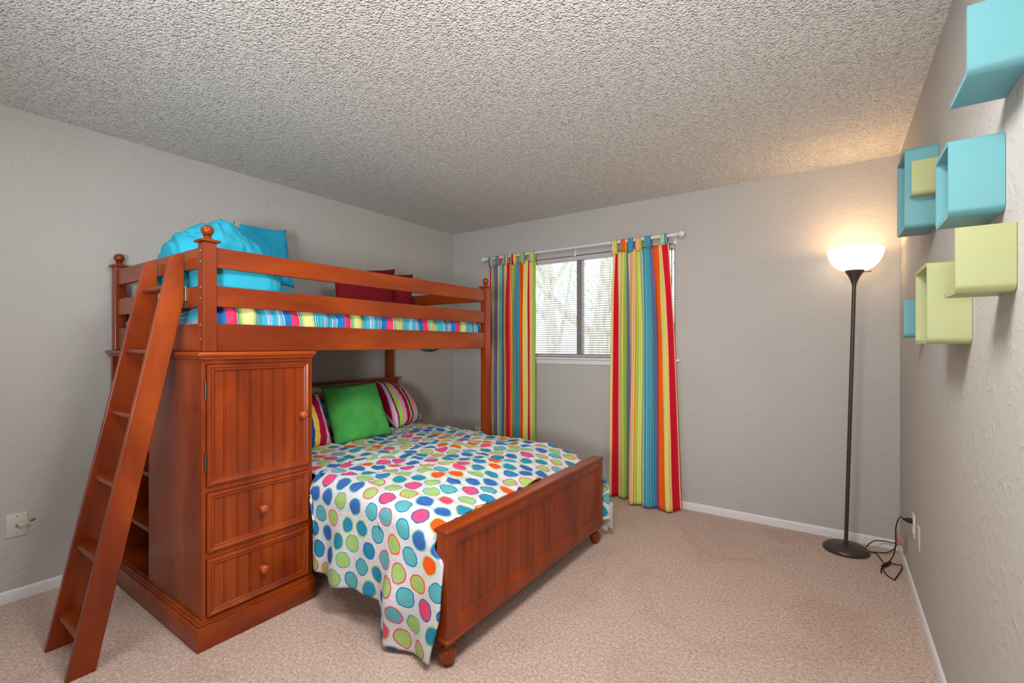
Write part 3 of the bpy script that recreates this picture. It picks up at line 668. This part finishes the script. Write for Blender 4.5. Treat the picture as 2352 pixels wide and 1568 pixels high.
def curtain(name, label, mat, xt, xb, ztop, zhem, nf, amp, ybot, tabs, tabmats, table, seed, pinch=None):
    ct = thing(name, label, 'curtain', ((xt[0]+xt[1])/2, RY, 2.09), 'striped tab-top curtains')
    NX, NZ = 200, 70; bm = new_bm(); V = []; U = []
    for i in range(NX+1):
        t_ = i/NX; row = []; ru = []
        for j in range(NZ+1):
            k = j/NZ                      # 0 top .. 1 bottom
            zt = ztop(t_); z = zt+(zhem(t_)-zt)*k
            x = xt[0]+(xt[1]-xt[0])*t_; x2 = xb[0]+(xb[1]-xb[0])*t_
            x = x+(x2-x)*(k**.8)
            ph = 2*PI*(nf*t_+.18*math.sin(5*t_+seed)+.10*k*math.sin(3*t_+seed))
            A = amp*(.30+.70*sstep(0, .35, k))*(1-.25*k)
            y = RY+.006+A*math.sin(ph)+.3*A*math.sin(2.3*ph+seed)
            y += (ybot(t_)-RY)*sstep(.3, 1, k)+.006*noise.noise((t_*9, k*5, seed))
            x += .12*A*math.cos(ph)
            # creases fanning out below the tabs
            x += .008*(1-sstep(0, .22, k))*math.sin(2*PI*5*t_+1)
            y = min(y, YB-.012)
            row.append(bm.verts.new((x, y, z))); ru.append((t_+.006*math.sin(ph)+.012*noise.noise((t_*2, k*2.2, seed)), 1-k))
        V.append(row); U.append(ru)
    grid_faces(bm, V, U); o = obj('panel', bm, mat, ct, 180)
    md = o.modifiers.new('cloth', 'SOLIDIFY'); md.thickness = .0022
    for (tx, w_, u0) in tabs:
        bm = new_bm(); zc = ztop((tx-xt[0])/(xt[1]-xt[0])); pts = []
        rt = .0175
        for (yy, zz) in [(RY-.006, zc-.02), (RY-.013, zc+.01), (RY-rt, 2.112)]+[(RY-rt*math.cos(a), 2.112+rt*math.sin(a)) for a in [PI*q/10 for q in range(1, 11)]]+[(RY+.010, zc+.01), (RY+.004, zc-.02)]: pts.append((yy, zz))
        V = [[bm.verts.new((tx-w_/2+w_*i/5, yy, zz)) for yy, zz in pts] for i in range(6)]
        U = [[(u0+.10*i/5, 0) for _ in pts] for i in range(6)]
        grid_faces(bm, V, U); o = obj('tab', bm, mat, ct, 180); md = o.modifiers.new('cloth', 'SOLIDIFY'); md.thickness = .002
    return ct
curtain('curtain', 'striped tab-top curtain on the left of the window behind the beds', 'curtain_left_stripe', (-2.80, -2.272), (-2.80, -2.274),
        lambda t_: 2.055-.012*abs(math.sin(PI*5*t_)), lambda t_: .06, 5, .020, lambda t_: RY, [(-2.775, .040, .13), (-2.69, .042, .60), (-2.59, .042, .30), (-2.50, .045, .86), (-2.40, .045, .50), (-2.292, .046, .90)], None, None, 2.0)
curtain('curtain', 'striped tab-top curtain on the right of the window reaching the carpet', 'curtain_right_stripe', (-1.512, -1.066), (-1.545, -.955),
        lambda t_: 2.040+.018*t_+.022*sstep(.85, 1, t_)-.014*abs(math.sin(PI*4.5*t_)), lambda t_: .013, 4.3, .027, lambda t_: 3.655-.10*sstep(.305, .345, t_)+.06*sstep(.9, 1, t_), [(-1.492, .048, .12), (-1.415, .042, .74), (-1.355, .045, .60), (-1.290, .048, .34), (-1.215, .050, .60), (-1.090, .052, .50)], None, None, 5.0)

# ------------------------------------------------------------------ floor lamp
LX, LY = .055, 3.53
lp = thing('floor_lamp', 'dark bronze torchiere floor lamp with a lit white glass bowl beside the right wall', 'lamp', (LX, LY, 0))
bm = new_bm(); lathe(bm, [(0, .002), (.118, .002), (.121, .008), (.119, .017), (.110, .027), (.092, .034), (.080, .036), (.020, .040), (.014, .042), (.014, .052), (0, .052)], (LX, LY, 0), 48); obj('base', bm, 'lamp_metal', lp, 40)
TX = .097; sl = (TX-LX)/1.64
def onpole(z): return (LX+sl*z, LY, z)
bm = new_bm(); tube(bm, [onpole(.045), onpole(.62), onpole(1.64)], .0105, 16); obj('pole', bm, 'lamp_metal', lp, 60)
for z in (.60, 1.10):
    bm = new_bm(); tube(bm, [onpole(z), onpole(z+.012)], .0118, 16); obj('pole_joint', bm, 'lamp_metal', lp, 40)
tilt = Matrix.Rotation(sl, 4, 'Y')
bm = new_bm(); lathe(bm, [(0, 0), (.013, 0), (.0135, .01), (.022, .035), (.034, .060), (.047, .080), (.050, .088), (.0465, .090), (0, .090)], onpole(1.632), 32, tilt); obj('socket_cup', bm, 'lamp_metal', lp, 60)
c = onpole(1.720)
bm = new_bm(); out = []
for k in range(15):
    a = k/14; r = .047+(.142-.047)*math.sin(a*PI/2)**.95; z = .128*(1-math.cos(a*PI/2))**.92; out.append((r, z))
inn = [(r-.0035, z+.001) for r, z in out][::-1]
lathe(bm, [(0.03, .0)]+out+[(out[-1][0]-.002, out[-1][1]+.002)]+inn+[(0.03, .004)], c, 56, tilt); obj('lamp_shade', bm, 'milk_glass', lp, 60)
bm = new_bm(); p = onpole(1.706); tube(bm, [(p[0]+.035, p[1]-.012, p[2]), (p[0]+.075, p[1]-.022, p[2])], .0025, 8); tube(bm, [(p[0]+.073, p[1]-.0215, p[2]), (p[0]+.080, p[1]-.0232, p[2])], .004, 8); obj('switch', bm, 'lamp_metal', lp, 40)
bm = new_bm(); bmesh.ops.create_uvsphere(bm, u_segments=20, v_segments=12, radius=.028, matrix=Matrix.Translation(onpole(1.775)))
t = NT('bulb_glow', .5); t.b.inputs['Emission Color'].default_value = (1, .8, .55, 1); t.b.inputs['Emission Strength'].default_value = 4; M['bulb_glow'] = t.m
obj('bulb', bm, 'bulb_glow', lp, 60)
pl = bpy.data.lights.new('lamp_bulb_light', 'POINT'); pl.energy = 1.5; pl.color = (1, .60, .30); pl.shadow_soft_size = .04
po = bpy.data.objects.new('lamp_bulb_light', pl); COL.objects.link(po); po.location = onpole(1.835)
# cord: from base, loose coil, small loops, up to the plug
cord = [(.150, 3.575, .006), (.180, 3.578, .006), (.208, 3.585, .008), (.250, 3.60, .010), (.288, 3.640, .020), (.312, 3.655, .062), (.300, 3.678, .052), (.250, 3.688, .050), (.198, 3.650, .050), (.156, 3.590, .020), (.175, 3.572, .010), (.206, 3.560, .008), (.221, 3.492, .007), (.233, 3.399, .012)]
loop = [(.233, 3.399, .012), (.222, 3.350, .010), (.228, 3.29, .006), (.240, 3.255, .006), (.263, 3.227, .006), (.276, 3.275, .006), (.298, 3.350, .008), (.312, 3.420, .020), (.290, 3.435, .012), (.262, 3.440, .012), (.235, 3.395, .014)]
rise = [(.235, 3.395, .014), (.258, 3.440, .022), (.276, 3.43, .065), (.282, 3.405, .125), (.284, 3.415, .185), (.284, 3.40, .235), (.286, 3.33, .295), (.286, 3.23, .345), (.283, 3.14, .373), (.292, 3.09, .377)]
bm = new_bm()
for P in (cord, loop, rise): tube(bm, P, .0030, 8, 8)
tube(bm, [(.218, 3.355, .008), (.213, 3.32, .008), (.210, 3.28, .006)], .003, 8, 4)
pc = obj('power_cord', bm, 'rubber', lp, 180)
bm = new_bm(); tube(bm, [(.222, 3.365, .011), (.240, 3.400, .013), (.262, 3.440, .017)], [.008, .010, .007], 8); obj('twist_tie', bm, 'rubber', pc, 60)
bm = new_bm(); tube(bm, [(.286, 3.10, .376), (.293, 3.093, .377), (.300, 3.088, .377)], [.0045, .006, .0075], 10); bx(bm, .299, .3265, 3.073, 3.099, .366, .388, .004); obj('plug', bm, 'rubber', pc, 50)
bm = new_bm(); sheet(bm, [(.286, 3.44, .130), (.3125, 3.36, .145), (.3125, 3.34, .195), (.286, 3.42, .205)], curl=.004); bmesh.ops.solidify(bm, geom=bm.faces[:], thickness=.0008); obj('warning_tag', bm, 'pink_paper', pc, 60)

# ------------------------------------------------------------------ wall plates
def plate(name, label, cat, axis, wall, a, z, w_, h_, mat, sgn, extra):
    """thin bevelled cover plate on a wall normal to axis"""
    loc = (wall, a, z-h_/2) if axis == 'X' else (a, wall, z-h_/2)
    o = thing(name, label, cat, loc, 'wall cover plates')
    def box(bm, d0, d1, a0, a1, z0, z1, bev):
        p, q = sorted((wall+sgn*d0, wall+sgn*d1))
        if axis == 'X': bx(bm, p, q, a0, a1, z0, z1, bev)
        else: bx(bm, a0, a1, p, q, z0, z1, bev)
    bm = new_bm(); box(bm, 0, .006, a-w_/2, a+w_/2, z-h_/2, z+h_/2, .0025); obj('cover_plate', bm, mat, o, 40)
    rm = Matrix.Rotation(sgn*PI/2, 4, 'Y') if axis == 'X' else Matrix.Rotation(-sgn*PI/2, 4, 'X')
    def knobpt(aa, zz, d): return (wall+sgn*d, aa, zz) if axis == 'X' else (aa, wall+sgn*d, zz)
    if extra == 'duplex':
        for zz in (z+.020, z-.020):
            bm = new_bm(); box(bm, .005, .008, a-.016, a+.016, zz-.014, zz+.014, .003); r = obj('socket', bm, mat, o, 40)
            bm = new_bm()
            for da in (-.006, .006): box(bm, .0078, .0083, a+da-.001, a+da+.001, zz-.002, zz+.006, 0)
            obj('slots', bm, 'rubber', r)
        ss = [0]
    elif extra == 'coax':
        bm = new_bm(); lathe(bm, [(.0065, 0), (.0065, .003), (.0045, .003), (.0045, .012), (.003, .012), (.003, .005)], knobpt(a, z, .006), 12, rm); obj('coax_jack', bm, 'brass', o, 30)
        bm = new_bm(); tube(bm, [knobpt(a+.002, z+.002, .017), knobpt(a+.020, z+.004, .040), knobpt(a+.042, z+.018, .052)], [.0030, .0032, .0036], 8); c_ = obj('cable_stub', bm, 'ivory_plastic', o, 40)
        bm = new_bm(); tube(bm, [knobpt(a+.040, z+.017, .051), knobpt(a+.054, z+.026, .058)], .0055, 10); obj('connector', bm, 'steel', c_, 40)
        ss = [.042, -.042]
    else: ss = [.042, -.042]
    for d in ss:
        bm = new_bm(); lathe(bm, [(0, 0), (.0032, 0), (.0030, .0008), (0, .0012)], knobpt(a, z+d, .006), 12, rm); obj('screw', bm, 'screw', o)
plate('outlet', 'white wall outlet with the black lamp plug in it', 'outlet', 'X', XR, 3.083, .356, .070, .115, 'white_plastic', -1, 'duplex')
plate('cover_plate', 'blank beige wall plate right of the plugged outlet', 'wall plate', 'X', XR, 2.915, .350, .070, .115, 'ivory_plastic', -1, 'blank')
plate('outlet', 'white wall outlet low on the window wall behind the lower bed', 'outlet', 'Y', YB, -3.005, .375, .070, .115, 'white_plastic', -1, 'duplex')
plate('cable_jack', 'beige wall plate with a cable jack on the left wall beside the ladder', 'wall plate', 'X', XL, .4985, .373, .076, .115, 'ivory_plastic', 1, 'coax')

# ------------------------------------------------------------------ wall shelves
def rrect(y0, y1, z0, z1, r, k=6):
    P = []
    for cy, cz, a0 in ((y1-r, z1-r, 0), (y0+r, z1-r, PI/2), (y0+r, z0+r, PI), (y1-r, z0+r, 1.5*PI)):
        P += [(cy+r*math.cos(a0+PI/2*i/k), cz+r*math.sin(a0+PI/2*i/k)) for i in range(k+1)]
    return P
def tilted(o, ang):
    o.rotation_euler = (ang, 0, 0)
def cube_shelf(label, y0, y1, z0, z1, x0, mat, ang=0.0, group='cube shelves on the right wall'):
    bm = new_bm(); th = .011; O = rrect(y0, y1, z0, z1, .020); I = rrect(y0+th, y1-th, z0+th, z1-th, .010); n = len(O)
    # upper corners are square, lower ones rounded
    def sq(P, ya, yb, zb, r): return [((ya if abs(p[0]-ya) < abs(p[0]-yb) else yb), zb) if False else p for p in P]
    A = [bm.verts.new((x0, *p)) for p in O]; B = [bm.verts.new((XR-.001, *p)) for p in O]; C = [bm.verts.new((x0, *p)) for p in I]; D = [bm.verts.new((XR-.001, *p)) for p in I]
    for i in range(n):
        j = (i+1) % n
        bm.faces.new((A[i], A[j], B[j], B[i])); bm.faces.new((C[i], D[i], D[j], C[j])); bm.faces.new((A[i], C[i], C[j], A[j])); bm.faces.new((B[i], B[j], D[j], D[i]))
    bmesh.ops.recalc_face_normals(bm, faces=bm.faces)
    o = solid_thing('cube_shelf', bm, mat, label, 'shelf', group, 35); tilted(o, ang); return o
def l_shelf(label, y0, y1, z0, z1, x0, mat, ang=0.0, group='L-shaped shelves on the right wall'):
    bm = new_bm(); th = .011; R = .020
    P = [(y1, z0), (y1, z0+th)]
    P += [(y0+R-(R-th)*math.sin(a), z0+R-(R-th)*math.cos(a)) for a in [PI/2*i/6 for i in range(7)]]
    P += [(y0+th, z1), (y0, z1)]
    P += [(y0+R-R*math.cos(a), z0+R-R*math.sin(a)) for a in [PI/2*i/6 for i in range(7)]]
    prism(bm, P, 'X', x0, XR-.001)
    o = solid_thing('corner_shelf', bm, mat, label, 'shelf', group, 35); tilted(o, ang); return o
cube_shelf('turquoise open cube shelf nearest the window wall, partly behind the small lime shelf', 2.430, 2.700, 1.738, 2.056, .229, 'aqua_paint', .05)
cube_shelf('turquoise open cube shelf above the lime ones, the nearer of two turquoise cubes', 1.558, 1.738, 1.583, 1.773, .2305, 'aqua_paint', .0)
cube_shelf('lime green open cube shelf, lowest on the right wall', 1.880, 2.130, 1.270, 1.518, .230, 'lime_paint', 0)
l_shelf('small lime green corner shelf in front of the far turquoise cube', 2.371, 2.445, 1.848, 1.980, .2445, 'lime_paint', .02)
l_shelf('lime green corner shelf overlapping the lime cube, largest lime panel', 1.473, 1.610, 1.386, 1.538, .230, 'lime_paint', 0)
l_shelf('turquoise corner shelf at the top right edge, nearest the camera', 1.375, 1.557, 1.846, 1.992, .2335, 'aqua_paint', 0)
l_shelf('small turquoise corner shelf behind the lime cube, farthest and lowest turquoise one', 2.704, 2.798, 1.300, 1.468, .2530, 'aqua_paint', 0)
